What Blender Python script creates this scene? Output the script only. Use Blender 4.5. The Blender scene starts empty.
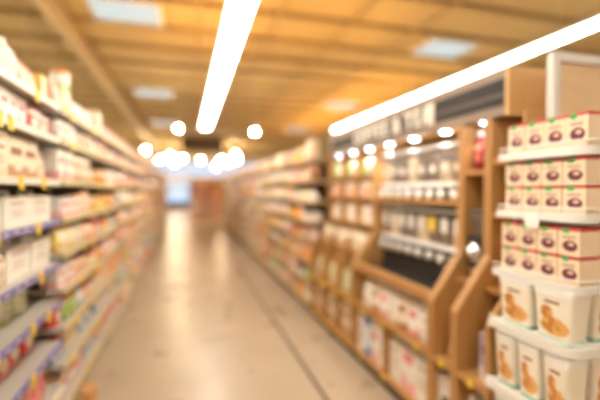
import bpy, bmesh, math, random
from mathutils import Vector, Matrix
R = random.Random(7)
C = bpy.context.scene.collection
PI = math.pi
SH = bpy.context.scene

# ------------------------------------------------------------------ materials
def new_mat(name):
    m = bpy.data.materials.new(name); m.use_nodes = True
    nt = m.node_tree; b = nt.nodes['Principled BSDF']
    return m, nt, b
def plain(name, col, rough=.5, metal=0, noise=0, nscale=8, spec=.5):
    m, nt, b = new_mat(name)
    b.inputs['Base Color'].default_value = (*col, 1)
    b.inputs['Roughness'].default_value = rough
    b.inputs['Metallic'].default_value = metal
    b.inputs['Specular IOR Level'].default_value = spec
    if noise:
        tc = nt.nodes.new('ShaderNodeTexCoord'); n = nt.nodes.new('ShaderNodeTexNoise')
        n.inputs['Scale'].default_value = nscale; n.inputs['Detail'].default_value = 3
        nt.links.new(tc.outputs['Object'], n.inputs['Vector'])
        mx = nt.nodes.new('ShaderNodeMix'); mx.data_type = 'RGBA'
        mx.inputs['A'].default_value = (*[c*(1-noise) for c in col], 1)
        mx.inputs['B'].default_value = (*[min(1, c*(1+noise)) for c in col], 1)
        nt.links.new(n.outputs['Fac'], mx.inputs['Factor'])
        nt.links.new(mx.outputs['Result'], b.inputs['Base Color'])
    return m
def emit(name, col, s):
    m, nt, b = new_mat(name)
    b.inputs['Base Color'].default_value = (.1, .1, .1, 1)
    b.inputs['Emission Color'].default_value = (*col, 1)
    b.inputs['Emission Strength'].default_value = s
    return m
def wood(name, c1, c2, axis='Z', rough=.45):
    m, nt, b = new_mat(name)
    tc = nt.nodes.new('ShaderNodeTexCoord'); mp = nt.nodes.new('ShaderNodeMapping')
    s = {'X': (1, 14, 14), 'Y': (14, 1, 14), 'Z': (14, 14, 1)}[axis]
    mp.inputs['Scale'].default_value = s
    n = nt.nodes.new('ShaderNodeTexNoise'); n.inputs['Scale'].default_value = 2.5; n.inputs['Detail'].default_value = 5
    n.inputs['Distortion'].default_value = .6
    nt.links.new(tc.outputs['Object'], mp.inputs['Vector']); nt.links.new(mp.outputs['Vector'], n.inputs['Vector'])
    mx = nt.nodes.new('ShaderNodeMix'); mx.data_type = 'RGBA'
    mx.inputs['A'].default_value = (*c1, 1); mx.inputs['B'].default_value = (*c2, 1)
    nt.links.new(n.outputs['Fac'], mx.inputs['Factor']); nt.links.new(mx.outputs['Result'], b.inputs['Base Color'])
    b.inputs['Roughness'].default_value = rough
    return m
def mathn(nt, op, a, b=None):
    n = nt.nodes.new('ShaderNodeMath'); n.operation = op
    for i, v in enumerate((a, b)):
        if v is None: continue
        if isinstance(v, (int, float)): n.inputs[i].default_value = v
        else: nt.links.new(v, n.inputs[i])
    return n.outputs[0]
def mixc(nt, fac, a, col):
    mx = nt.nodes.new('ShaderNodeMix'); mx.data_type = 'RGBA'
    nt.links.new(fac, mx.inputs['Factor'])
    if isinstance(a, tuple): mx.inputs['A'].default_value = (*a, 1)
    else: nt.links.new(a, mx.inputs['A'])
    mx.inputs['B'].default_value = (*col, 1)
    return mx.outputs['Result']
def rng(nt, v, lo, hi):
    return mathn(nt, 'MULTIPLY', mathn(nt, 'GREATER_THAN', v, lo), mathn(nt, 'LESS_THAN', v, hi))
def pack_mat(name, c1, c2, c3, style=0, rough=.4):
    """printed package: base colour, band, picture and small print, from the package's own coordinates"""
    m, nt, b = new_mat(name)
    tc = nt.nodes.new('ShaderNodeTexCoord'); sp = nt.nodes.new('ShaderNodeSeparateXYZ')
    nt.links.new(tc.outputs['Generated'], sp.inputs[0])
    x, y, z = sp.outputs
    def ell(cx, cz, rx, rz):
        dx = mathn(nt, 'DIVIDE', mathn(nt, 'SUBTRACT', x, cx), rx); dz = mathn(nt, 'DIVIDE', mathn(nt, 'SUBTRACT', z, cz), rz)
        return mathn(nt, 'LESS_THAN', mathn(nt, 'ADD', mathn(nt, 'MULTIPLY', dx, dx), mathn(nt, 'MULTIPLY', dz, dz)), 1.0)
    def rect(x0, x1, z0, z1): return mathn(nt, 'MULTIPLY', rng(nt, x, x0, x1), rng(nt, z, z0, z1))
    lines = mathn(nt, 'GREATER_THAN', mathn(nt, 'SINE', mathn(nt, 'MULTIPLY', z, 90.0)), .2)
    if style == 0:
        col = mixc(nt, rng(nt, z, .74, .93), c1, c2)
        col = mixc(nt, ell(.5, .42, .3, .2), col, c3)
        col = mixc(nt, mathn(nt, 'MULTIPLY', rect(.2, .8, .08, .18), lines), col, c3)
    elif style == 1:
        col = mixc(nt, rng(nt, z, .0, .3), c1, c2)
        col = mixc(nt, rect(.15, .85, .55, .75), col, c3)
        col = mixc(nt, ell(.6, .33, .25, .16), col, c1)
    elif style == 2:
        col = mixc(nt, rect(.1, .9, .2, .8), c1, c2)
        col = mixc(nt, rect(.22, .78, .6, .7), col, c3)
        col = mixc(nt, mathn(nt, 'MULTIPLY', rect(.25, .75, .28, .5), lines), col, c3)
    elif style == 3:   # gift boxes on the rack: red edge, green leaf, dark round fruit
        col = mixc(nt, rng(nt, z, .9, 1.1), c1, (.62, .05, .05))
        col = mixc(nt, ell(.36, .9, .2, .09), col, (.07, .42, .1))
        col = mixc(nt, ell(.55, .36, .34, .2), col, c3)
        col = mixc(nt, ell(.6, .42, .14, .06), col, c2)
        col = mixc(nt, mathn(nt, 'MULTIPLY', rect(.2, .8, .62, .72), lines), col, c3)
    elif style == 4:   # cream bag with golden bread
        col = mixc(nt, rng(nt, z, .0, .09), c1, (.25, .5, .42))
        n = nt.nodes.new('ShaderNodeTexNoise'); n.inputs['Scale'].default_value = 6
        nt.links.new(tc.outputs['Generated'], n.inputs['Vector'])
        col2 = mixc(nt, mathn(nt, 'GREATER_THAN', n.outputs['Fac'], .52), c2, c3)
        e = mathn(nt, 'MAXIMUM', ell(.55, .34, .36, .2), ell(.36, .62, .17, .16))
        mx = nt.nodes.new('ShaderNodeMix'); mx.data_type = 'RGBA'
        nt.links.new(e, mx.inputs['Factor']); nt.links.new(col, mx.inputs['A']); nt.links.new(col2, mx.inputs['B'])
        col = mx.outputs['Result']
        col = mixc(nt, rect(.3, .7, .84, .9), col, (.3, .12, .08))
    nt.links.new(col, b.inputs['Base Color'])
    b.inputs['Roughness'].default_value = rough
    return m
def clear(name, tint, fac=.25, rough=.08):
    m, nt, b = new_mat(name)
    b.inputs['Base Color'].default_value = (*tint, 1); b.inputs['Roughness'].default_value = rough
    t = nt.nodes.new('ShaderNodeBsdfTransparent'); mx = nt.nodes.new('ShaderNodeMixShader')
    mx.inputs[0].default_value = fac
    nt.links.new(t.outputs[0], mx.inputs[1]); nt.links.new(b.outputs[0], mx.inputs[2])
    nt.links.new(mx.outputs[0], nt.nodes['Material Output'].inputs[0])
    return m

M = {}
M['oak'] = wood('oak', (.44, .21, .065), (.62, .35, .13))
M['oak_y'] = wood('oak_along', (.44, .21, .065), (.62, .35, .13), 'Y')
M['oak_pale'] = wood('oak_pale', (.62, .36, .13), (.76, .49, .21))
M['steel'] = plain('shelf_paint', (.50, .46, .41), .4, 0, .05)
M['steel_beige'] = plain('beige_shelf_paint', (.58, .42, .26), .45, 0, .05)
M['back'] = plain('pegboard', (.13, .095, .065), .7, 0, .1)  # dark tone puts the shade of the shelf gaps into the colour
M['back_warm'] = plain('pegboard_warm', (.17, .09, .04), .7, 0, .1)  # right-hand panels, shelf shade put into this colour too
M['rail_white'] = plain('rail_white', (.85, .8, .72), .35)
M['rail_blue'] = None
M['rail_dull'] = plain('rail_dull', (.72, .60, .34), .45)
M['yellow'] = plain('yellow_card', (.9, .62, .05), .5)
M['white'] = plain('white_plastic', (.93, .92, .9), .25)
M['cap_orange'] = plain('orange_cap', (.9, .35, .06), .35)
M['cap_red'] = plain('red_cap', (.7, .06, .05), .35)
M['chrome'] = plain('chrome', (.85, .85, .87), .15, 1)
M['black'] = plain('black_panel', (.025, .022, .022), .5)
M['kick'] = plain('dark_kickboard', (.04, .035, .03), .6)
M['taupe'] = plain('taupe_board', (.30, .22, .17), .6, 0, .06)
M['charcoal'] = plain('charcoal_board', (.045, .042, .04), .6, spec=.2)
M['grey_line'] = plain('grey_stripe', (.13, .11, .10), .6, spec=.2)
M['letter'] = plain('cream_letters', (.9, .84, .74), .4)
M['wire'] = plain('white_coated_metal', (.84, .83, .8), .35)
M['beans'] = plain('roasted_beans', (.16, .07, .03), .45, 0, .6, 60)
M['beans_pale'] = plain('pale_grain', (.68, .5, .3), .5, 0, .4, 60)
M['acrylic'] = clear('clear_acrylic', (.8, .8, .8), .13)
M['ceiling'] = plain('ceiling_deck', (.56, .43, .22), .8, 0, .06, 3)
M['beam'] = plain('ceiling_steel', (.62, .49, .30), .6)
M['purlin'] = plain('purlin_steel', (.40, .29, .15), .6)
M['fixture'] = plain('fixture_housing', (.75, .7, .6), .4)
M['strip'] = emit('strip_tube', (1, .92, .77), 9)
M['sky'] = emit('skylight_pane', (.78, .96, 1.0), .25)
M['globe'] = emit('lamp_globe', (1, .78, .50), 330)
M['fill_warm'] = emit('added_ceiling_glow', (1, .88, .50), 1.1)  # added glow on the housings, unseen from below, brightens the ceiling
M['fill_amber'] = emit('added_amber_glow', (1, .52, .11), 19)  # added glow that tints the far ceiling orange
M['down'] = emit('downlight_lens', (.72, .86, 1.0), 9)
M['wallm'] = plain('wall_paint', (.74, .62, .46), .8, 0, .05)
M['winpane'] = emit('window_pane', (.60, .76, 1.0), .36)
M['cooler'] = emit('cooler_light', (.50, .68, .95), .55)
M['signbrown'] = plain('brown_sign', (.04, .022, .018), .7, spec=.1)
M['signtext'] = plain('sign_lettering', (.30, .20, .16), .6)
M['crate'] = plain('cardboard', (.66, .36, .15), .8, 0, .1)
M['stand'] = plain('stand_board', (.66, .45, .32), .7, 0, .1)
M['framegrey'] = plain('pale_frame', (.74, .73, .70), .5)
M['poster'] = wood('tan_board', (.66, .45, .24), (.80, .58, .34), 'X')

def blue_rail():
    m, nt, b = new_mat('rail_blue_labels')
    tc = nt.nodes.new('ShaderNodeTexCoord'); sp = nt.nodes.new('ShaderNodeSeparateXYZ')
    nt.links.new(tc.outputs['Object'], sp.inputs[0])
    f = mathn(nt, 'FRACT', mathn(nt, 'MULTIPLY', sp.outputs[0], 9.0))
    zz = tc.outputs['Generated']; s2 = nt.nodes.new('ShaderNodeSeparateXYZ'); nt.links.new(zz, s2.inputs[0])
    k = mathn(nt, 'MULTIPLY', mathn(nt, 'LESS_THAN', f, .42), rng(nt, s2.outputs[2], .25, .8))
    col = mixc(nt, k, (.20, .18, .46), (.46, .46, .68))
    nt.links.new(col, b.inputs['Base Color']); b.inputs['Roughness'].default_value = .4
    return m
M['rail_blue'] = blue_rail()

def floor_mat():
    m, nt, b = new_mat('polished_concrete')
    tc = nt.nodes.new('ShaderNodeTexCoord'); n = nt.nodes.new('ShaderNodeTexNoise')
    n.inputs['Scale'].default_value = 1.3; n.inputs['Detail'].default_value = 6; n.inputs['Roughness'].default_value = .6
    nt.links.new(tc.outputs['Object'], n.inputs['Vector'])
    base = mixc(nt, n.outputs['Fac'], (.37, .28, .20), (.58, .47, .35))
    sp = nt.nodes.new('ShaderNodeSeparateXYZ'); nt.links.new(tc.outputs['Object'], sp.inputs[0])
    j = rng(nt, sp.outputs[0], .963, .997)
    j2 = mathn(nt, 'LESS_THAN', mathn(nt, 'FRACT', mathn(nt, 'DIVIDE', sp.outputs[1], 9.0)), .002)
    j = mathn(nt, 'MAXIMUM', j, j2)
    col = mixc(nt, j, base, (.10, .07, .045))
    nt.links.new(col, b.inputs['Base Color'])
    n2 = nt.nodes.new('ShaderNodeTexNoise'); n2.inputs['Scale'].default_value = 3
    nt.links.new(tc.outputs['Object'], n2.inputs['Vector'])
    mr = nt.nodes.new('ShaderNodeMapRange'); mr.inputs[3].default_value = .20; mr.inputs[4].default_value = .40
    nt.links.new(n2.outputs['Fac'], mr.inputs[0]); nt.links.new(mr.outputs[0], b.inputs['Roughness'])
    return m
M['floor'] = floor_mat()

# ------------------------------------------------------------------ mesh helpers
def box(bm, x0, x1, y0, y1, z0, z1, bev=0):
    g = bmesh.ops.create_cube(bm, size=1)['verts']
    for v in g:
        v.co = Vector((x0+(v.co.x+.5)*(x1-x0), y0+(v.co.y+.5)*(y1-y0), z0+(v.co.z+.5)*(z1-z0)))
    if bev:
        es = {e for v in g for e in v.link_edges}
        bmesh.ops.bevel(bm, geom=list(es), offset=bev, segments=2, affect='EDGES', profile=.7)
def prism(bm, pts, y0, y1):
    """polygon in XZ extruded along Y"""
    a = [bm.verts.new((x, y0, z)) for x, z in pts]; b = [bm.verts.new((x, y1, z)) for x, z in pts]
    n = len(pts)
    bm.faces.new(a); bm.faces.new(b[::-1])
    for i in range(n): bm.faces.new((a[i], b[i], b[(i+1) % n], a[(i+1) % n]))
    bmesh.ops.recalc_face_normals(bm, faces=bm.faces)
def lathe(bm, prof, seg=20, cx=0, cy=0, sx=1, sy=1, cap=True):
    rings = []
    for r, z in prof:
        rings.append([bm.verts.new((cx+sx*r*math.cos(2*PI*i/seg), cy+sy*r*math.sin(2*PI*i/seg), z)) for i in range(seg)])
    for a, b in zip(rings, rings[1:]):
        for i in range(seg): bm.faces.new((a[i], a[(i+1) % seg], b[(i+1) % seg], b[i]))
    if cap: bm.faces.new(rings[0][::-1]); bm.faces.new(rings[-1])
def loft(bm, secs, n=16, p=4):
    """superellipse sections (z, half x, half y, exponent)"""
    rings = []
    for z, hx, hy, e in secs:
        ring = []
        for i in range(n):
            t = 2*PI*(i+.5)/n; c, s = math.cos(t), math.sin(t)
            ring.append(bm.verts.new((hx*math.copysign(abs(c)**(2/e), c), hy*math.copysign(abs(s)**(2/e), s), z)))
        rings.append(ring)
    for a, b in zip(rings, rings[1:]):
        for i in range(n): bm.faces.new((a[i], a[(i+1) % n], b[(i+1) % n], b[i]))
    bm.faces.new(rings[0][::-1]); bm.faces.new(rings[-1])
def mesh(name, bm, mats, smooth=False):
    me = bpy.data.meshes.new(name); bmesh.ops.recalc_face_normals(bm, faces=bm.faces)
    bm.to_mesh(me); bm.free()
    for m in (mats if isinstance(mats, (list, tuple)) else [mats]): me.materials.append(m)
    if smooth:
        for p in me.polygons: p.use_smooth = True
    return me
def obj(name, bm, mats, parent=None, smooth=False, loc=None):
    me = mesh(name, bm, mats, smooth)
    o = bpy.data.objects.new(name, me); C.objects.link(o)
    if parent: o.parent = parent
    if loc: o.location = loc
    return o
def tag(o, label, cat, group=None):
    o['label'] = label; o['category'] = cat
    if group: o['group'] = group
    return o
def thing(name, label, cat, loc=(0, 0, 0), rz=0, group=None):
    o = bpy.data.objects.new(name, None); C.objects.link(o)
    o.location = loc; o.rotation_euler = (0, 0, rz); o.empty_display_size = .1
    return tag(o, label, cat, group)
def struct(name, bm, m):
    o = obj(name, bm, m); o['kind'] = 'structure'; return o
def bxo(name, parent, m, *a, bev=0):
    bm = bmesh.new(); box(bm, *a, bev=bev); return obj(name, bm, m, parent)
ORD = ['zeroth', 'first', 'second', 'third', 'fourth', 'fifth', 'sixth', 'seventh', 'eighth', 'ninth', 'tenth', 'eleventh', 'twelfth',
       'thirteenth', 'fourteenth', 'fifteenth', 'sixteenth', 'seventeenth', 'eighteenth', 'nineteenth', 'twentieth']

# ------------------------------------------------------------------ the shell
XL, XR, Y0, Y1, H = -16, 22, -5, 44, 5.55
def sbox(name, m, *a):
    bm = bmesh.new(); box(bm, *a); return struct(name, bm, m)
sbox('floor', M['floor'], XL, XR, Y0, Y1, -.1, 0)
sbox('ceiling', M['ceiling'], XL, XR, Y0, Y1, H, H+.1)
sbox('wall_left', M['wallm'], XL-.1, XL, Y0, Y1, 0, H)
sbox('wall_right', M['wallm'], XR, XR+.1, Y0, Y1, 0, H)
sbox('wall_back', M['wallm'], XL, XR, Y1, Y1+.1, 0, H)
sbox('wall_front', M['wallm'], XL, XR, Y0-.1, Y0, 0, H)
k = 1
for i in range(0, 32):     # steel purlins across the store
    y = -3.35 + i*1.5
    sbox('trim_%d' % k, M['purlin'], XL, XR, y-.05, y+.05, H-.12, H-.002); k += 1
for x in (-9.8, -2.62, 13.7):     # girders along the aisles
    bm = bmesh.new()
    box(bm, x-.11, x+.11, Y0, Y1, H-.50, H-.46); box(bm, x-.02, x+.02, Y0, Y1, H-.46, H-.18); box(bm, x-.11, x+.11, Y0, Y1, H-.18, H-.12)
    struct('trim_%d' % k, bm, M['beam']); k += 1
for x in [-8.2, -6.5, -4.8, .3, 2.0, 3.7, 5.4, 8.8, 10.5]:     # thin joints of the ceiling deck
    sbox('trim_%d' % k, M['purlin'], x-.03, x+.03, Y0, Y1, H-.16, H-.121); k += 1
w = thing('window_1', 'x', 'window'); del w['label']; del w['category']; w['kind'] = 'structure'
bxo('pane', w, M['winpane'], -8, 8, Y1-.04, Y1-.02, 3.0, 4.5)
bm = bmesh.new()
for x in range(-8, 9, 2): box(bm, x-.05, x+.05, Y1-.1, Y1-.005, 2.95, 4.55)
box(bm, -8, 8, Y1-.1, Y1-.005, 2.9, 3.0); box(bm, -8, 8, Y1-.1, Y1-.005, 4.5, 4.6)
obj('window_frame', bm, M['fixture'], w)

# skylights
n = 0
for y in (9.95, 17.2, 24.4):
    for x, side in ((-1.25, 'left of the long ceiling light'), (6.9, 'right of the long ceiling light')):
        n += 1
        yb = -3.35 + 1.5*round((y+3.35-.75)/1.5) + .75
        t = thing('skylight', 'pale blue ceiling skylight, %s, %s row from camera' % (side, ORD[(n+1)//2]), 'skylight', (x, yb, H-.10), 0, 'ceiling skylights')
        bxo('pane', t, M['sky'], -.68, .68, -.52, .52, .02, .06)
        bm = bmesh.new()
        for a in ((-.74, -.68, -.58, .58), (.68, .74, -.58, .58), (-.68, .68, -.58, -.52), (-.68, .68, .52, .58)): box(bm, *a, 0, .098)
        obj('frame', bm, M['fixture'], t)

# suspended linear lights; those beyond the shelving are added, unseen, for ceiling light
for q, (x, lab) in enumerate(((.475, 'long glowing strip light hanging over the aisle floor'), (3.88, 'long glowing strip light above the wooden coffee display'),
                              (-2.96, 'long glowing strip light added out of view behind the left shelving'), (7.22, 'long glowing strip light added out of view behind the right shelving'),
        (10.61, 'long glowing strip light added unseen over the farthest aisle at right'), (-6.36, 'long glowing strip light added unseen over the farthest aisle at left'))):
    t = thing('strip_light', lab, 'light', (x, 4.3, 3.18), 0, 'strip lights over the aisles')
    y0, y1 = -6.3, ((6.3, 5.7)[q] if q < 2 else 30)
    hw = .055 if q == 1 else .11
    bxo('diffuser', t, M['strip'], -hw, hw, y0, y1, -.02, .02, bev=.01)
    bm = bmesh.new(); box(bm, -hw-.01, hw+.01, y0-.02, y1+.02, .021, .04); box(bm, -hw-.01, -hw, y0-.02, y1+.02, .04, .08); box(bm, hw, hw+.01, y0-.02, y1+.02, .04, .08); obj('housing', bm, M['fixture'], t)
    ys = 2.6 if x < 5 else 8.1      # added glow to brighten the ceiling, amber on the far stretch
    if x > 0 and x < 8:
        bxo('added_ceiling_glow', t, M['fill_warm'], -hw+.01, hw-.01, y0, ys-.01, .041, .07)
        bxo('added_amber_glow', t, M['fill_amber'], -hw+.01, hw-.01, ys, min(y1, 20), .041, .07)
    else: bxo('added_ceiling_glow', t, M['fill_warm'], -hw+.01, hw-.01, y0, y1, .041, .07)
    for yy in (-4.9, -1.5, 1.9, 4.6) if q < 2 else (-4.9, -1.5, 1.9, 4.45, 8.3, 13.4, 18.2, 23.8, 28.5):
        bm = bmesh.new(); lathe(bm, [(.006, .071), (.006, H-3.18-.001)], 6, 0, yy); obj('cable', bm, M['fixture'], t)

# round lamps hanging far down the store
def lamp(x, y, z, r, lab):
    t = thing('pendant_lamp', lab, 'lamp', (x, y, z), 0, 'round pendant lamps')
    bm = bmesh.new(); bmesh.ops.create_uvsphere(bm, u_segments=16, v_segments=10, radius=r); obj('globe', bm, M['globe'], t, True)
    bm = bmesh.new(); lathe(bm, [(r*.4, r*.95), (r*.4, r*1.3), (r*.25, r*1.5), (.012, r*1.6), (.012, H-z-.002)], 14); obj('cap_and_rod', bm, M['fixture'], t)
cs, sn = math.cos(math.radians(16.16)), math.sin(math.radians(16.16))
def at(px, py, z):      # real place of a lamp of height z seen in that direction
    d = 390*(z-1.55)/(190-py); dx = px-187
    X = dx*cs*d/390
    return X, (d-X*sn)/cs
NAMES = [(179, 129, 3.75, 'round lamp left of the strip light end, nearest of the hanging lamps'),
         (255, 132, 3.75, 'lone round lamp to the right of the hanging aisle sign'),
         (146, 150, 4.3, 'small round lamp above the far end of the left shelving'),
         (160, 159.5, 4.2, 'round lamp leftmost of the far cluster'), (171, 155.5, 4.6, 'round lamp upper left in the far cluster'),
         (174, 163, 3.9, 'round lamp lower left in the far cluster'), (183, 158.5, 4.3, 'round lamp just left of centre in the far cluster'),
         (201, 160, 4.2, 'round lamp directly beneath the hanging aisle sign'), (221, 159.5, 4.2, 'round lamp right of the hanging aisle sign, lower left of three'),
         (216, 166, 3.6, 'round lamp low at right of the far cluster'), (229, 162, 4.0, 'round lamp near the right shelving end'),
         (236, 154.5, 4.6, 'round lamp high at the right end of the far cluster'), (238, 160, 4.1, 'round lamp rightmost at the far shelving end')]
for px, py, z, lab in NAMES:
    X, Y = at(px, py, z); lamp(X, min(Y, 42.5), z, .055 if Y < 18 else .07, lab)

# hanging aisle sign
t = thing('aisle_sign', 'dark brown hanging aisle sign with pale lettering over the far aisle', 'sign', (.52, 13.2, 3.12))
bxo('panel', t, M['signbrown'], -.64, .64, -.02, .02, -.28, .17, bev=.006)
bxo('top_bar', t, M['fixture'], -.95, .95, -.015, .015, .31, .36)
def text(s, size, m, parent, origin, ext=.004):
    """raised letters on a board facing the aisle (-X), each letter its own mesh, read towards -Y"""
    adv = {'&': .78, ' ': .36, 'I': .3, 'E': .66, 'F': .62, 'T': .66, 'A': .72, 'C': .72, 'O': .82}
    tot = sum(adv[c] for c in s)*size; run = -tot/2
    for c in s:
        w = adv[c]*size
        if c != ' ':
            cu = bpy.data.curves.new('letter', 'FONT'); cu.body = c; cu.size = size; cu.extrude = ext; cu.offset = .004; cu.align_x = 'CENTER'; cu.align_y = 'CENTER'
            tmp = bpy.data.objects.new('tmp', cu); C.objects.link(tmp)
            dg = bpy.context.evaluated_depsgraph_get(); me = bpy.data.meshes.new_from_object(tmp.evaluated_get(dg))
            bpy.data.objects.remove(tmp)
            me.materials.clear(); me.materials.append(m)
            o = bpy.data.objects.new('letter', me); C.objects.link(o); o.parent = parent
            o.matrix_local = Matrix.Translation((origin[0], origin[1]-(run+w/2), origin[2])) @ Matrix(((0, 0, -1, 0), (-1, 0, 0, 0), (0, 1, 0, 0), (0, 0, 0, 1)))
        run += w
for row, zz in ((0, .02), (1, -.14)):
    xx = -.5
    while xx < .45:
        ww = R.uniform(.04, .14); bxo('lettering', t, M['signtext'], xx, xx+ww, -.026, -.0205, zz, zz+.07); xx += ww+.03
for xx in (-.55, .55):
    bm = bmesh.new(); lathe(bm, [(.006, .172), (.006, .309)], 6, xx, 0); obj('hanger', bm, M['fixture'], t)
    bm = bmesh.new(); lathe(bm, [(.006, .361), (.006, H-3.12-.002)], 6, xx, 0); obj('hanger', bm, M['fixture'], t)

# ------------------------------------------------------------------ packages
PAL = {}
def pal(name, c1, c2, c3, st):
    c1, c2, c3 = [tuple((min(1, v*1.06)**1.2) for v in c) for c in (c1, c2, c3)]
    PAL[name] = pack_mat('print_'+name.replace(' ', '_'), c1, c2, c3, st)
pal('pink and white', (.86, .46, .44), (.9, .84, .8), (.85, .2, .22), 0)
pal('cream and red', (.86, .76, .64), (.74, .12, .09), (.8, .3, .2), 0)
pal('white and pink', (.88, .84, .8), (.86, .5, .5), (.75, .25, .3), 1)
pal('orange and cream', (.88, .50, .16), (.88, .76, .6), (.8, .25, .06), 0)
pal('orange and yellow', (.90, .56, .12), (.92, .74, .25), (.85, .3, .08), 1)
pal('plain white', (.88, .85, .8), (.84, .80, .74), (.6, .52, .46), 2)
pal('cream and brown', (.86, .76, .62), (.55, .34, .2), (.35, .18, .1), 1)
pal('beige', (.80, .66, .48), (.86, .78, .66), (.5, .3, .18), 2)
pal('salmon', (.86, .42, .30), (.88, .6, .5), (.9, .8, .7), 2)
pal('white and green', (.88, .86, .78), (.45, .62, .2), (.35, .55, .2), 1)
pal('yellow and white', (.9, .72, .25), (.9, .86, .76), (.8, .4, .1), 2)
pal('red and white', (.76, .12, .10), (.88, .8, .74), (.88, .8, .7), 0)
pal('light green', (.70, .74, .46), (.84, .84, .7), (.4, .5, .2), 2)
pal('peach', (.88, .62, .42), (.9, .78, .64), (.75, .35, .18), 0)
pal('brown', (.42, .22, .11), (.66, .42, .24), (.85, .7, .5), 0)
pal('blue and white', (.14, .30, .62), (.8, .84, .88), (.85, .85, .88), 2)
pal('dark red', (.30, .03, .04), (.62, .1, .1), (.8, .6, .4), 2)
pal('green', (.14, .40, .14), (.75, .78, .5), (.8, .7, .2), 0)
pal('purple grey', (.46, .38, .46), (.74, .68, .72), (.3, .18, .3), 1)
pal('white and black', (.84, .80, .76), (.8, .76, .72), (.08, .07, .07), 0)
pal('gift', (.82, .68, .52), (.8, .55, .45), (.20, .05, .07), 3)
pal('bread', (.88, .82, .72), (.62, .30, .09), (.80, .48, .18), 4)

KIND = {}
def kind(name, word, cat, body, parts=(), smooth=False):
    bm = bmesh.new(); body(bm)
    me = mesh(name, bm, M['white'], smooth)
    ps = []
    for pn, fn, mt, sm in parts:
        b2 = bmesh.new(); fn(b2); ps.append((pn, mesh(pn, b2, mt, sm)))
    KIND[name] = (word, cat, me, ps)
def carton(bm): box(bm, -.5, .5, -.5, .5, 0, 1, bev=.015)
def pouch(bm): loft(bm, [(0, .44, .34, 5), (.04, .48, .46, 4), (.3, .5, .5, 3.5), (.7, .49, .36, 3), (.9, .46, .14, 3), (.93, .47, .05, 6), (1, .47, .045, 6)], 20)
def bag(bm): loft(bm, [(0, .46, .46, 6), (.5, .49, .49, 5), (.74, .44, .40, 5), (.88, .25, .14, 4), (.93, .16, .08, 4), (1, .22, .1, 4)], 20)
def jarb(bm): lathe(bm, [(.42, 0), (.49, .04), (.5, .12), (.5, .66), (.46, .76), (.38, .82), (.38, .84)], 22)
def jarl(bm): lathe(bm, [(.41, .841), (.42, .85), (.42, .98), (.40, 1)], 22)
def bottleb(bm): lathe(bm, [(.44, 0), (.5, .03), (.5, .52), (.42, .64), (.2, .78), (.17, .88)], 20)
def bottlec(bm): lathe(bm, [(.2, .881), (.21, .89), (.21, .99), (.19, 1)], 16)
def canb(bm): lathe(bm, [(.48, 0), (.49, .01), (.49, .9), (.48, .91)], 24)
def canl(bm): lathe(bm, [(.5, .911), (.5, .985), (.47, 1)], 24)
def tinb(bm): lathe(bm, [(.47, 0), (.5, .015), (.5, .03), (.485, .045), (.485, .955), (.5, .97), (.5, .985), (.47, 1), (.45, .985)], 24)
def tubb(bm): loft(bm, [(0, .40, .40, 8), (.84, .48, .48, 8)], 24)
def tubl(bm): loft(bm, [(.841, .5, .5, 8), (.96, .5, .5, 8), (1, .47, .47, 8)], 24)
def multi(bm):
    box(bm, -.5, .5, -.5, .5, 0, .82, bev=.02); box(bm, -.3, .3, -.03, .03, .8, .86)
    box(bm, -.3, -.24, -.03, .03, .82, 1); box(bm, .24, .3, -.03, .03, .82, 1); box(bm, -.3, .3, -.03, .03, .94, 1)
kind('snack_box', 'snack box', 'box', carton)
kind('snack_pouch', 'snack pouch', 'pouch', pouch, smooth=True)
kind('paper_bag', 'gathered-top bag', 'bag', bag, smooth=True)
kind('jar', 'lidded jar', 'jar', jarb, [('lid', jarl, M['cap_red'], False)], True)
kind('bottle', 'bottle', 'bottle', bottleb, [('cap', bottlec, M['white'], False)], True)
kind('canister', 'canister', 'canister', canb, [('lid', canl, M['cap_orange'], False)], True)
kind('food_tin', 'food tin', 'tin', tinb)
kind('food_tub', 'square tub', 'tub', tubb, [('lid', tubl, M['white'], False)])
kind('carry_pack', 'handled carry pack', 'pack', multi)
count = {}
def place(kd, colour, x, y, z, w, d, h, rz, label, group, name=None, lidmat=None):
    word, cat, me, ps = KIND[kd]
    o = bpy.data.objects.new(name or kd, me); C.objects.link(o)
    o.location = (x, y, z); o.rotation_euler = (0, 0, rz); o.scale = (w, d, h)
    o.material_slots[0].link = 'OBJECT'; o.material_slots[0].material = PAL[colour]
    tag(o, label, cat, group)
    for pn, pm in ps:
        c = bpy.data.objects.new(pn, pm); C.objects.link(c); c.parent = o
        if lidmat: c.material_slots[0].link = 'OBJECT'; c.material_slots[0].material = lidmat
    count[kd] = count.get(kd, 0)+1
    return o
SIZE = {  # width, depth, height relative to the gap above
    'snack_box': (.15, .09, .86), 'snack_pouch': (.17, .09, .84), 'paper_bag': (.13, .10, .86), 'jar': (.10, .10, .66), 'bottle': (.085, .085, .88),
    'canister': (.12, .12, .78), 'food_tin': (.10, .10, .6), 'food_tub': (.15, .13, .6), 'carry_pack': (.26, .15, .8)}

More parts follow.
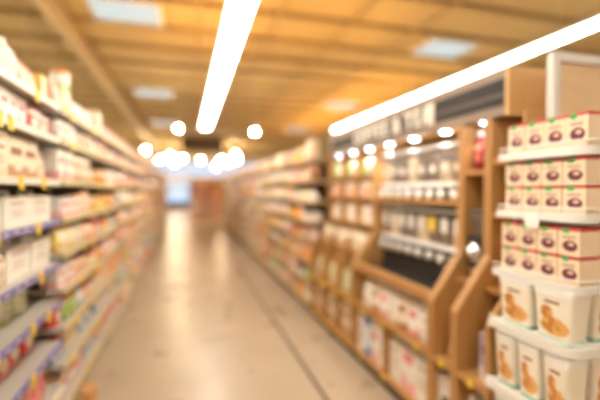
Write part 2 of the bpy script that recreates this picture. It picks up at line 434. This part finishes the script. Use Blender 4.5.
# ------------------------------------------------------------------ shelving bays
def bay(side, y0, y1, zs, xf, label, rail, steel, back, depth=.44, nm='shelving_bay', topgap=.3):
    """side -1: shelves on the left of the aisle, facing +X; +1: on the right, facing -X. built in local x along the aisle"""
    ln = y1-y0
    rz = PI/2 if side < 0 else -PI/2
    t = thing(nm, label, 'shelf', (xf, (y0+y1)/2, 0), rz, 'shelving bays along the %s' % ('left' if side < 0 else 'right'))
    hx = ln/2-.004
    # local: -y faces the aisle, +y goes back
    bxo('back_panel', t, back, -hx, hx, depth, depth+.03, .1, zs[-1]+.06)
    for s in (-1, 1):
        bm = bmesh.new(); box(bm, s*hx-.018 if s > 0 else -hx, hx if s > 0 else -hx+.018, depth-.03, depth-.001, 0, zs[-1]+.06); obj('upright', bm, steel, t)
    bxo('kick_plate', t, M['kick'] if side > 0 else steel, -hx+.02, hx-.02, .05, depth-.04, 0, zs[0]-.035)
    for i, z in enumerate(zs):
        f = 0 if i < 3 else .0
        s = bxo('shelf', t, steel, -hx+.02, hx-.02, f+.004, depth-.032, z-.03, z)
        rl = rail if not isinstance(rail, dict) else rail.get(i, M['rail_white'])
        r = bxo('price_rail', s, rl, -hx+.02, hx-.02, f-.008, f+.003, z-.032, z+.001)
        if y0 < 7:
            for _ in range(R.randint(1, 3)):
                x = R.uniform(-hx+.1, hx-.1)
                bxo('price_card', s, M['yellow'], x-.028, x+.028, f-.0115, f-.0085, z-.055, z+.01)
    return t
def ordword(n): return ORD[n]
def goods(side, xf, y0, y1, z, gap, shelf_txt, bay_txt, menu, cols, wmul=1.0, setback=.02, seq=None, group=None, depth=.44):
    """fill one shelf with facings; menu = kinds, cols = colours; every pack its own object"""
    rz = PI/2 if side < 0 else -PI/2
    y = y0+.035; n = 0
    sidew = 'left' if side < 0 else 'right'
    items = []
    while True:
        if seq: kd, colour, wm, hm, rep = seq[len(items) % len(seq)] if len(items) < len(seq) else (None,)*5
        else:
            kd = R.choice(menu); colour = R.choice(cols); wm = R.uniform(.85, 1.15); hm = R.uniform(.6, 1.0); rep = R.randint(1, 3) if wmul < 1.05 else R.randint(1, 2)
        if kd is None: break
        items.append(1)
        w, d, hh = SIZE[kd]; w *= wmul*wm; d *= min(1.4, wmul); h = gap*min(.97, hh*1.12)*hm
        h = min(h, .34)
        stop = False
        for _ in range(rep):
            if y+w > y1-.03: stop = True; break
            n += 1
            x = xf + side*(setback+d/2+R.uniform(0, .02)+.006)
            lab = '%s %s, %s from camera, %s, %s %s bay' % (colour, KIND[kd][0], ORD[n] if n < 21 else 'last', shelf_txt, bay_txt, sidew)
            place(kd, colour, x, y+w/2, z+.0005, w, d, h, rz+R.uniform(-.04, .04), lab, group or 'groceries on the %s shelving' % sidew)
            y += w+.008+R.uniform(0, .006)
        if stop:
            break
def shelfname(i, n):
    j = n-i
    return 'top shelf' if j == 1 else '%s shelf down' % ORD[j] if i > 0 else 'bottom shelf'

# ---- left run
warm = ['pink and white', 'cream and red', 'white and pink', 'orange and cream', 'plain white', 'salmon', 'peach', 'cream and brown']
ora = ['orange and cream', 'orange and yellow', 'peach', 'yellow and white', 'white and pink', 'salmon', 'beige', 'cream and red', 'plain white']
low = ['light green', 'cream and red', 'peach', 'green', 'red and white', 'beige', 'white and pink', 'yellow and white', 'blue and white', 'orange and cream']
XLF = -.76
zL1 = [.12, .333, .61, .864, 1.105, 1.37, 1.61, 1.87, 2.07]
zL = [.17, .42, .66, .91, 1.14, 1.37, 1.61, 1.87, 2.07]
bay(-1, 1.57, 2.77, zL1, XLF, 'nearest grey shelving bay on the left with blue price rails', {2: M['rail_blue'], 3: M['rail_blue'], 4: M['rail_blue'], 5: M['rail_blue']}, M['steel'], M['back'])
S1 = {
 0: [('snack_box', 'blue and white', 1, .9, 3), ('snack_pouch', 'red and white', 1, 1, 4)],
 1: [('snack_pouch', 'white and pink', 1, 1, 3), ('paper_bag', 'pink and white', 1.1, 1, 4)],
 2: [('food_tub', 'beige', 1.2, 1, 2), ('snack_pouch', 'red and white', .9, .85, 3), ('bottle', 'white and pink', 1.2, 1, 2)],
 3: [('jar', 'beige', 1.3, 1, 2), ('food_tub', 'light green', 1.2, 1, 1), ('canister', 'light green', 1.3, 1, 3)],
 4: [('carry_pack', 'plain white', .8, 1, 1), ('paper_bag', 'beige', .9, .9, 1), ('carry_pack', 'plain white', 1.1, 1, 2)],
 5: [('jar', 'beige', 1, .9, 1), ('carry_pack', 'plain white', 1.15, 1, 3)],
 6: [('snack_box', 'beige', 1, 1, 3), ('snack_box', 'cream and brown', 1.2, .95, 2), ('snack_pouch', 'beige', 1.1, 1, 2)],
 7: [('snack_box', 'plain white', .9, 1, 2), ('bottle', 'yellow and white', 1.1, 1, 1), ('snack_box', 'white and pink', .7, 1, 3), ('snack_box', 'red and white', 1.1, .8, 2)],
 8: [('paper_bag', 'plain white', .9, 1, 5), ('snack_pouch', 'salmon', .8, .8, 2), ('snack_box', 'yellow and white', .5, .7, 1)],
}
for i, z in enumerate(zL1):
    gap = (zL1[i+1]-z-.045) if i < 8 else .22
    goods(-1, XLF, 1.62 if i > 4 else 1.75, 2.77, z, gap, shelfname(i, 9), 'first', None, None, seq=S1[i], setback=.10 if i in (2, 3) else .03)
nL = 12
for b in range(1, nL):
    y0 = 1.57+1.2*b; y1 = y0+1.2
    dz = R.uniform(-.015, .015)
    zs = [zz+(dz if 0 < q < 7 else 0) for q, zz in enumerate(zL)]
    bay(-1, y0, y1, zs, XLF, '%s grey shelving bay from camera on the left, stacked with groceries' % ORD[b+1], M['rail_dull'], M['steel'], M['back'])
    wm = 1.0 if b < 2 else 1.3 if b < 5 else 1.8
    for i, z in enumerate(zs):
        gap = (zs[i+1]-z-.045) if i < 8 else R.uniform(.2, .27)
        if i == 8 and b == 1:
            seq = [('snack_pouch', 'salmon', .8, .7, 1), ('snack_box', 'light green', .5, .7, 1), ('canister', 'white and green', 1.15, 1.25, 1), ('snack_box', 'plain white', 1, .45, 3), ('canister', 'white and pink', .9, .6, 4)]
            goods(-1, XLF, y0+.02, y1, z, .29, 'top shelf', 'second', None, None, seq=seq); continue
        if i == 8 and b == 2:
            seq = [('snack_box', 'beige', 1.2, .95, 1), ('jar', 'white and pink', 1, .7, 4), ('snack_box', 'cream and red', 1, .5, 3)]
            goods(-1, XLF, y0+.02, y1, z, .24, 'top shelf', 'third', None, None, seq=seq); continue
        if i == 8: gap = .17
        menu = {0: ['snack_box', 'snack_pouch', 'carry_pack', 'food_tub'], 1: ['jar', 'bottle', 'snack_pouch', 'food_tub'], 2: ['jar', 'canister', 'snack_pouch', 'food_tin']}.get(
            i, ['snack_box', 'snack_pouch', 'paper_bag', 'jar', 'canister', 'bottle', 'food_tub'])
        cols = low if i < 3 else ora if i < 6 else warm
        goods(-1, XLF, y0, y1, z, gap, shelfname(i, 9), ORD[b+1], menu, cols, wm, setback=R.choice([.004, .01, .02, .05]))
t = tag(bxo('cardboard_crate', None, M['crate'], XLF+.01, XLF+.10, 3.05, 3.22, 0, .11, bev=.004), 'orange-brown cardboard box on the floor by the left shelving', 'box')

# ---- right run, beyond the wooden displays
XRF = 1.45
zR = [.14, .42, .68, .93, 1.18, 1.43, 1.69, 1.95]
cr = ['orange and cream', 'peach', 'cream and brown', 'plain white', 'plain white', 'cream and red', 'yellow and white', 'white and pink', 'orange and yellow', 'beige', 'white and green', 'plain white', 'brown', 'red and white', 'plain white', 'yellow and white', 'orange and cream']
lo = cr + ['green', 'blue and white', 'red and white', 'light green']
nR = 10
for b in range(nR):
    y0 = 4.56+1.2*b; y1 = y0+1.2
    dz = R.uniform(-.03, .03)
    zs = [zz+(dz if 0 < q < 7 else 0) for q, zz in enumerate(zR)]
    bay(1, y0, y1, zs, XRF, '%s beige shelving bay beyond the wooden displays on the right' % ORD[b+1], M['steel_beige'], M['steel_beige'], M['back_warm'])
    wm = 1.3 if b < 2 else 1.55 if b < 5 else 1.9
    for i, z in enumerate(zs):
        gap = (zs[i+1]-z-.045) if i < 7 else .27
        menu = ['snack_box', 'snack_pouch', 'paper_bag', 'jar', 'canister', 'food_tub', 'bottle', 'food_tin'] if i < 7 else ['snack_box', 'carry_pack', 'food_tub', 'snack_pouch']
        goods(1, XRF, y0, y1, z, gap, shelfname(i, 8), ORD[b+1], menu, lo if i < 3 else cr, wm, setback=R.choice([.004, .01, .02]))

# ------------------------------------------------------------------ wooden coffee displays
XB, XU, XK = 1.45, 1.68, 2.08     # base front, upper front, back
def side_panel(t, y, name='side_panel', th=.025):
    bm = bmesh.new()
    prism(bm, [(XB, .085), (XB, .86), (XU-.01, 1.17), (XU-.01, 1.955), (XK, 1.955), (XK, .085)], y-th/2, y+th/2)
    obj(name, bm, M['oak'], t)
def board(t, name, y0, y1, z0, z1, x0, x1, m=None): return bxo(name, t, m or M['oak_y'], x0, x1, y0, y1, z0, z1)
def unit(nm, label, y0, y1, shelves, backm, divs=(), low=(.12, .535, .86)):
    t = thing(nm, label, 'display unit', (0, 0, 0), 0, 'wooden display units')
    e = .0135
    side_panel(t, y0+.013); side_panel(t, y1-.013)
    for d in divs: side_panel(t, d, 'divider', .02)
    a, b = y0+2*e, y1-2*e
    bxo('back_panel', t, backm, XK+.001, XK+.02, y0, y1, .085, 1.955)
    bxo('kickboard', t, M['kick'], XB+.03, XK, y0, y1, 0, .084)
    segs = [a]+[v for d in divs for v in (d-.011, d+.011)]+[b]
    for s in range(0, len(segs), 2):
        u, v = segs[s], segs[s+1]
        for z in low[:2]:
            sh = board(t, 'base_shelf', u, v, z-.035, z, XB+.002, XK-.002)
            for yy in (u+.1*(v-u), u+.5*(v-u), u+.85*(v-u)) if v-u > .3 else (u+.5*(v-u),):
                bxo('price_card', sh, M['yellow'], XB-.003, XB+.001, yy-.02, yy+.02, z-.045, z-.002)
        for z, x0 in shelves: board(t, 'shelf', u, v, z-.025, z, x0, XK-.002)
    return t
# narrow and near bays
tN = unit('wooden_display_unit', 'narrow oak bay holding bottles and a coffee grinder', 1.87, 2.095, [(1.0, XU-.05), (1.67, XU)], M['oak'])
tQ = unit('wooden_display_unit', 'nearest oak bay partly hidden by the snack rack', 1.60, 1.865, [(1.0, XU-.05), (1.42, XU), (1.72, XU)], M['oak'])
# main unit
tM = unit('wooden_display_unit', 'wide oak display unit carrying two rows of coffee dispensers', 2.10, 3.295, [(1.475, XU-.02)], M['oak'])
board(tM, 'counter', 2.13, 3.265, .83, .86, XB+.06, XK-.002)
board(tM, 'front_lip', 2.13, 3.265, .83, .905, XB+.02, XB+.055)
bm = bmesh.new(); prism(bm, [(XB+.30, .862), (XB+.32, .862), (XU+.10, 1.0), (XU+.08, 1.0)], 2.13, 3.265); obj('black_panel', bm, M['black'], tM)
bxo('spill_tray', tM, M['black'], XB+.062, XB+.295, 2.135, 3.26, .8605, .868)
bxo('divider', tM, M['oak'], XB+.004, XK-.003, 2.69, 2.71, .121, .499)
bxo('dark_backing', tM, M['black'], XU+.196, XU+.20, 2.14, 3.255, 1.0, 1.44)
bxo('dark_backing', tM, M['charcoal'], XU+.196, XU+.20, 2.14, 3.255, 1.476, 1.80)
# far unit
tF = unit('wooden_display_unit', 'farthest oak unit of three narrow shelf columns beside the dispensers', 3.30, 4.52, [(.95, XU-.12), (1.22, XU), (1.48, XU), (1.70, XU)], M['oak'], (3.70, 4.11))

# header sign over the displays
t = thing('header_sign', 'long wooden header board with lettering and dark stripes over coffee display', 'sign', (0, 0, 0))
hz0, hz1, hy0, hy1 = 1.965, 2.215, 1.73, 4.52
bxo('header_box', t, M['oak_y'], XU+.02, XU+.30, hy0+.025, hy1, hz0, hz1-.002)
bxo('end_panel', t, M['oak_pale'], XU-.002, XU+.31, hy0, hy0+.022, hz0-.005, hz1+.01)
bxo('face_board', t, M['taupe'], XU, XU+.018, hy0+.024, hy1, hz0, hz1-.002)
for a, b_, n_ in ((.055, .10, 'dark_stripe'), (.125, .20, 'dark_stripe')):
    bxo(n_, t, M['charcoal'], XU-.006, XU-.001, hy0+.03, 2.38, hz0+a, hz0+b_)
bxo('grey_stripe', t, M['grey_line'], XU-.005, XU-.001, hy0+.03, 2.38, hz0+.101, hz0+.124)
bxo('lettering_band', t, M['grey_line'], XU-.005, XU-.001, 2.5, 3.66, hz0+.045, hz0+.185)
bxo('pale_plaque', t, M['letter'], XU-.008, XU-.001, 2.40, 2.47, hz0+.05, hz0+.20)
bxo('dark_stripe', t, M['charcoal'], XU-.006, XU-.001, 3.72, 4.40, hz0+.06, hz0+.16)
text('COFFEE & TEA', .175, M['letter'], t, (XU-.0095, 3.08, hz0+.115))
for i in range(7):
    y = 1.95+.39*i
    bm = bmesh.new(); lathe(bm, [(.008, hz0-.022), (.022, hz0-.019), (.032, hz0-.011), (.034, hz0-.002)], 18, XU+.055, y); d = obj('downlight', bm, M['down'], t)
    bm = bmesh.new(); lathe(bm, [(.036, hz0-.010), (.046, hz0-.010), (.046, hz0-.001), (.036, hz0-.001), (.036, hz0-.010)], 18, XU+.055, y, cap=False); obj('trim_ring', bm, M['white'], d)
    L = bpy.data.lights.new('downlight_beam', 'SPOT'); L.energy = (1.0, 6, 6, 6, 3, 1.5, 1.5)[i]; L.spot_size = math.radians(120); L.spot_blend = .8; L.shadow_soft_size = .034; L.color = (1, .93, .84)
    lo_ = bpy.data.objects.new('downlight_beam', L); C.objects.link(lo_); lo_.location = (XU+.055, y, hz0-.036); lo_.rotation_euler = (0, math.radians(0), 0)

# gravity dispensers
def dispenser(y, z, row, n, bean):
    t = thing('bulk_dispenser', 'clear %s dispenser with white collar, %s from camera in the %s row' % ('coffee' if bean == 'beans' else 'grain', ORD[n], row),
              'dispenser', (XU+.115, y, z), 0, '%s row of dispensers' % row)
    h = .215 if row == 'upper' else .20
    bm = bmesh.new(); loft(bm, [(.075, .052, .055, 8), (.11, .057, .064, 8), (.11+h, .057, .064, 8)], 20); obj('clear_bin', bm, M['acrylic'], t)
    f = R.uniform(.35, .85)
    bm = bmesh.new(); loft(bm, [(.08, .047, .05, 8), (.112, .052, .058, 8), (.11+h*f, .052, .058, 8)], 20); obj('contents', bm, M[bean], t)
    bxo('lid', t, M['white'], -.062, .062, -.068, .068, .111+h, .128+h, bev=.004)
    bm = bmesh.new(); box(bm, -.068, .06, -.066, .066, .043, .077, bev=.01); obj('collar', bm, M['white'], t)
    bm = bmesh.new(); loft(bm, [(-.035, .025, .03, 4), (.034, .045, .05, 4)], 16); obj('spout', bm, M['grey_line'], t)
    bm = bmesh.new(); lathe(bm, [(.012, 0), (.012, .03), (.030, .032), (.036, .04), (.036, .052), (.028, .06)], 18)
    bmesh.ops.rotate(bm, verts=bm.verts, cent=(0, 0, 0), matrix=Matrix.Rotation(-PI/2, 3, 'Y'))
    bmesh.ops.translate(bm, verts=bm.verts, vec=(-.045, 0, -.012)); obj('knob', bm, M['white'], t, True)
    bxo('label_card', t, M['yellow'] if (row == 'lower' and n == 3) else M['rail_white'], -.062, -.0585, -.034, .034, .15 if row == 'upper' else .17, .20 if row == 'upper' else .27)
for i in range(8):
    y = 2.205+.141*i
    dispenser(y, 1.53, 'upper', i+1, 'beans_pale' if i % 3 == 1 else 'beans')
    dispenser(y, 1.08, 'lower', i+1, 'beans' if i % 3 else 'beans_pale')
for row, zz in (('upper', 1.53), ('lower', 1.08)):
    tag(bxo('mounting_rail', None, M['chrome'], XU+.18, XU+.186, 2.14, 3.255, zz+.03, zz+.07), 'metal rail behind the %s row of coffee dispensers' % row, 'rail')

# goods in the wooden displays
def row(kd, colour, y0, y1, x, z, w, d, h, where, gap=.008, what=None, cat=None, group='packages in the wooden displays', lid=None, rzj=.03):
    y = y0; n = 0
    cols = colour if isinstance(colour, list) else [colour]
    while y+w <= y1+1e-6:
        n += 1; c = cols[(n-1) % len(cols)]
        place(kd, c, x+d/2, y+w/2, z+.0005, w, d, h, -PI/2+R.uniform(-rzj, rzj), '%s %s, %s from camera %s' % (c, KIND[kd][0], ORD[n], where), group, lidmat=lid)
        y += w+gap
row('carry_pack', ['plain white', 'white and pink'], 2.15, 2.68, XB+.04, .12, .165, .13, .37, 'in near lower oak cubby')
row('snack_box', ['plain white', 'white and pink', 'blue and white'], 2.73, 3.26, XB+.04, .12, .12, .12, .33, 'in far lower oak cubby')
row('snack_pouch', ['plain white', 'white and pink', 'cream and brown'], 2.15, 3.26, XB+.03, .535, .135, .11, .235, 'below the dispenser counter')
row('snack_pouch', ['plain white', 'pink and white'], 2.17, 3.26, XB+.17, .535, .135, .10, .26, 'in second rank below the dispenser counter')
row('snack_box', 'white and black', 1.90, 2.07, XB+.04, .12, .16, .12, .30, 'at bottom of narrow oak bay')
row('snack_box', 'white and black', 1.635, 1.84, XB+.04, .12, .145, .12, .30, 'at bottom of nearest oak bay')
row('snack_box', 'purple grey', 1.635, 1.84, XB+.06, .535, .10, .09, .25, 'on base shelf of nearest oak bay')
row('jar', 'brown', 1.90, 2.07, XB+.09, .535, .075, .075, .10, 'on base shelf of narrow oak bay')
row('bottle', ['dark red', 'dark red'], 1.905, 2.07, XU+.04, 1.67, .075, .075, .24, 'on narrow oak bay top shelf')
row('canister', 'orange and yellow', 1.635, 1.84, XU-.03, 1.0, .10, .10, .20, 'in nearest oak bay', lid=M['cap_orange'])
row('snack_box', 'light green', 1.635, 1.84, XU+.04, 1.42, .10, .09, .17, 'in nearest oak bay')
row('canister', 'blue and white', 1.635, 1.84, XU+.04, 1.72, .11, .11, .17, 'on nearest oak bay top shelf', lid=plain('blue_lid', (.05, .3, .8), .3))
for yy, cx in ((3.33, 'near'), (3.715, 'middle'), (4.125, 'far')):
    for z, h, cl, kd in ((.12, .3, 'cream and brown', 'snack_box'), (.535, .22, 'light green', 'snack_pouch'), (.95, .2, 'beige', 'paper_bag'), (1.22, .17, ['cream and red', 'plain white', 'beige'], 'snack_box'),
                         (1.48, .15, ['plain white', 'orange and cream', 'white and pink'], 'snack_box'), (1.70, .16, ['red and white', 'plain white', 'green'], 'snack_pouch')):
        x = XB+.05 if z < .9 else XU-.10 if z < 1 else XU+.03
        row(kd, cl, yy, yy+.35, x, z, .105, .09, h, 'on %s of %s oak column' % ({.12: 'lowest shelf', .535: 'base shelf', .95: 'third shelf', 1.22: 'fourth shelf', 1.48: 'fifth shelf', 1.70: 'top shelf'}[z], cx))

# grinder
t = thing('coffee_grinder', 'black coffee grinder with round chrome front in narrow oak bay', 'grinder', (XU+.08, 1.983, 1.0))
bxo('body', t, M['black'], -.07, .09, -.065, .065, 0, .27, bev=.012)
bm = bmesh.new(); lathe(bm, [(.02, 0), (.060, .004), (.063, .014), (.055, .03), (.03, .04), (.028, .05)], 24)
bmesh.ops.rotate(bm, verts=bm.verts, cent=(0, 0, 0), matrix=Matrix.Rotation(-PI/2, 3, 'Y')); bmesh.ops.translate(bm, verts=bm.verts, vec=(-.071, 0, .17)); obj('dial', bm, M['chrome'], t, True)
bm = bmesh.new(); loft(bm, [(.271, .04, .04, 5), (.40, .07, .06, 5)], 20); obj('hopper', bm, M['acrylic'], t)
bm = bmesh.new(); loft(bm, [(.401, .075, .062, 5), (.43, .07, .06, 5)], 20); obj('lid', bm, M['grey_line'], t)
bm = bmesh.new(); box(bm, -.10, -.0715, -.02, .02, .04, .08, bev=.004); obj('spout', bm, M['chrome'], t)

# ------------------------------------------------------------------ near snack rack
t = thing('display_rack', 'white coated metal rack of boxed and bagged snacks at right edge', 'rack', (0, 0, 0))
RX0, RY0, RY1 = 1.465, 1.14, 1.575
def rshelf(z, x0, y1, x1=2.35, r=.07):
    bm = bmesh.new()
    pts = []
    for i in range(9):
        a = PI + PI/2*i/8; pts.append((x0+r+r*math.cos(a), RY0+r+r*math.sin(a)))
    pts += [(x1, RY0), (x1, y1), (x0, y1)]
    a = [bm.verts.new((x, y, z-.035)) for x, y in pts]; b = [bm.verts.new((x, y, z)) for x, y in pts]
    bm.faces.new(a[::-1]); bm.faces.new(b); n = len(pts)
    for i in range(n): bm.faces.new((a[i], a[(i+1) % n], b[(i+1) % n], b[i]))
    s = obj('shelf', bm, M['wire'], t)
    # raised edge wire round the shelf
    bm = bmesh.new()
    ring = [Vector((x, y, z+.022)) for x, y in pts[:-3]] ; ring = [Vector((x0, y1-.01, z+.022))]+ring+[Vector((x1, RY0, z+.022))]
    for p, q in zip(ring, ring[1:]):
        d = q-p; ln = d.length
        if ln < 1e-5: continue
        m4 = Matrix.Translation((p+q)/2) @ d.to_track_quat('Z', 'Y').to_matrix().to_4x4()
        bmesh.ops.create_cone(bm, cap_ends=True, segments=8, radius1=.004, radius2=.004, depth=ln+.003, matrix=m4)
    obj('edge_wire', bm, M['wire'], s)
    return s
rz_ = [.34, .625, .92, 1.17, 1.455, 1.725]
rx_ = [1.40, 1.405, 1.42, 1.445, 1.465, 1.475]
for z, x0 in zip(rz_, rx_): rshelf(z, x0, RY1)
bxo('back_panel', t, M['wire'], 1.58, 2.33, RY1+.001, RY1+.006, .02, 1.80)
for x, y in ((1.82, RY1+.0185), (2.32, RY1+.0185)):
    bxo('post', t, M['wire'], x-.012, x+.012, y-.012, y+.006, 0, 1.884)
bxo('base', t, M['wire'], 1.46, 2.35, RY0+.04, RY1, 0, .12, bev=.01)
s = thing('topper_frame', 'pale grey framed tan board standing on top of the snack rack', 'frame', (1.79, 1.575, 1.885))
bm = bmesh.new()
box(bm, 0, .045, -.02, .02, 0, .37); box(bm, .83, .875, -.02, .02, 0, .37); box(bm, .046, .829, -.02, .02, .325, .37); box(bm, .046, .829, -.02, .02, 0, .05)
obj('frame', bm, M['framegrey'], s); bxo('board', s, M['poster'], .046, .829, -.005, .01, .051, .324)
G = 'snack boxes on the near rack'
lid = {5: 1, 4: 2, 3: 2}
# snack boxes facing the aisle (-X), one or two tiers, and boxes facing the camera further right
def gift(x, y, z, w, d, h, rz, lab, col='gift'):
    place('snack_box', col, x, y, z, w, d, h, rz+R.uniform(-.02, .02), lab, G)
SN = {5: 'top shelf', 4: 'second shelf down', 3: 'third shelf down'}
for i in (5, 4, 3):
    z = rz_[i]+.0005
    tiers = 1 if i == 5 else 2
    hh = .135 if i == 5 else .112
    for k_ in range(tiers):
        for c in range(4):
            y = RY0+.062+.1*c+.005
            gift(rx_[i]+.025+.055, y-.005, z+k_*(hh+.002), .095, .10, hh, -PI/2,
                 'cream fruit snack box, %s from camera, %s tier facing aisle, rack %s' % (ORD[c+1], 'upper' if k_ else 'lower', SN[i]))
        for c in range(6):
            gift(1.655+.105*c, RY0+.085, z+k_*(hh+.002), .10, .09, hh, 0,
                 'cream fruit snack box facing camera, %s from left, %s tier, rack %s' % (ORD[c+1], 'upper' if k_ else 'lower', SN[i]))
for i in (2, 1, 0):
    z = rz_[i]+.0005; h = .225 if i == 2 else .25
    nb = 2 if i == 2 else 3
    w = .185 if i == 2 else .12
    for c in range(nb):
        y = RY0+.02+w/2+(w+.012)*c
        place('food_tub', 'bread', rx_[i]+.085, y, z, w, .12, h, -PI/2, 'cream tub with golden bread picture, %s from camera facing aisle, rack %s' % (ORD[c+1], {2: 'fourth shelf down', 1: 'fifth shelf down', 0: 'bottom shelf'}[i]), 'bread tubs on the near rack')
    for c in range(5):
        place('food_tub', 'bread', 1.66+.145*c, RY0+.09, z, .14, .11, h, 0, 'cream tub with golden bread picture facing camera, %s from left, rack %s' % (ORD[c+1], {2: 'fourth shelf down', 1: 'fifth shelf down', 0: 'bottom shelf'}[i]), 'bread tubs on the near rack')
tag(bxo('price_sign', None, M['white'], RX0-.006, RX0-.003, 1.33, 1.40, 1.385, 1.452), 'small blank white price card hanging off the snack rack', 'sign')

# ------------------------------------------------------------------ far end of the aisle
def far_stand(x, y, wd, label, cols, hs=(.15, .55, .95, 1.35, 1.75), dp=.6):
    t = thing('display_stand', label, 'display stand', (x, y, 0), 0, 'promotional stands at the far end')
    bxo('base', t, M['stand'], -wd/2, wd/2, -dp/2, dp/2, 0, hs[0]-.03)
    bxo('back_panel', t, M['stand'], -wd/2, wd/2, dp/2-.03, dp/2, hs[0]-.029, hs[-1]+.35)
    for h in hs: bxo('shelf', t, M['oak'], -wd/2, wd/2, -dp/2, dp/2-.031, h-.029, h)
    for j, h in enumerate(hs):
        n = int(wd/.3); 
        for i in range(n):
            kd = R.choice(['snack_box', 'snack_pouch', 'canister', 'paper_bag'])
            c = R.choice(cols); hh = .3
            place(kd, c, x-wd/2+wd*(i+.5)/n, y-dp/2+.14, h+.0005, .24, .2, hh, 0,
                  '%s %s, %s from left, %s shelf up of %s' % (c, KIND[kd][0], ORD[i+1], ORD[j+1], label.split(' at ')[0].split(' beside ')[0].split(' behind ')[0]), 'goods on the far stands')
far_stand(.85, 20.0, 1.35, 'brown far stand at the aisle end', ['peach', 'orange and cream', 'white and pink', 'salmon', 'dark red', 'pink and white', 'plain white'])
far_stand(-1.75, 21.5, 1.5, 'left far stand beside the blue cooler', ['peach', 'pink and white', 'beige', 'green'])
far_stand(2.6, 24, 1.8, 'rear stand behind the right shelving', ['peach', 'orange and cream', 'beige', 'brown'])
t = thing('drinks_cooler', 'blue lit upright cooler at the far end of the store', 'cooler', (-.8, 34, 0))
bxo('cabinet', t, M['charcoal'], -1.1, 1.1, 0, .7, 0, .6); bxo('side_panel', t, M['charcoal'], -1.1, -1.0, 0, .7, .601, 2.3); bxo('side_panel', t, M['charcoal'], 1.0, 1.1, 0, .7, .601, 2.3)
bxo('lit_back', t, M['cooler'], -.999, .999, .5, .6, .601, 2.2); bxo('header', t, M['white'], -1.1, 1.1, 0, .7, 2.301, 2.7)
bxo('shelf', t, M['white'], -.999, .999, .1, .499, 1.1, 1.13); bxo('shelf', t, M['white'], -.999, .999, .1, .499, 1.6, 1.63)
for j, z in enumerate((1.13, 1.63)):
    for i in range(9):
        place('bottle', R.choice(['blue and white', 'green', 'white and green']), -1.68+.22*i, 34.2, z+.0005, .16, .16, .36, 0,
              'drink bottle in the blue cooler, %s from left, %s shelf' % (ORD[i+1], ('lower', 'upper')[j]), 'bottles in the cooler')

# ------------------------------------------------------------------ light, camera
def area(name, loc, rot, sx, sy, e, col):
    L = bpy.data.lights.new(name, 'AREA'); L.shape = 'RECTANGLE'; L.size = sx; L.size_y = sy; L.energy = e; L.color = col
    o = bpy.data.objects.new(name, L); C.objects.link(o); o.location = loc; o.rotation_euler = rot
    return o
wd = bpy.data.worlds.new('store_air'); SH.world = wd; wd.use_nodes = True
wd.node_tree.nodes['Background'].inputs[0].default_value = (1, .9, .75, 1); wd.node_tree.nodes['Background'].inputs[1].default_value = .3
cam = bpy.data.cameras.new('camera'); co = bpy.data.objects.new('camera', cam); C.objects.link(co)
cam.sensor_width = 36; cam.lens = 390/600*36
co.location = (0, 0, 1.55); co.rotation_euler = (math.radians(90-1.47), 0, math.radians(-16.16))
cam.clip_start = .05
cam.dof.use_dof = True; cam.dof.focus_distance = 1.06; cam.dof.aperture_fstop = .65
SH.camera = co
SH.view_settings.view_transform = 'Standard'; SH.view_settings.look = 'None'; SH.view_settings.gamma = 1; SH.view_settings.exposure = 1.45
SH.view_settings.use_curve_mapping = False
cy = SH.cycles
cy.use_denoising = True; cy.max_bounces = 8; cy.diffuse_bounces = 4; cy.sample_clamp_indirect = 6; cy.caustics_reflective = False; cy.caustics_refractive = False
for o in bpy.data.objects:
    if 'label' in o and len(o['label'].replace('-', ' ').split()) > 16: print('LONG', o.name, o['label'])
print('COUNTS', count, sum(count.values()))
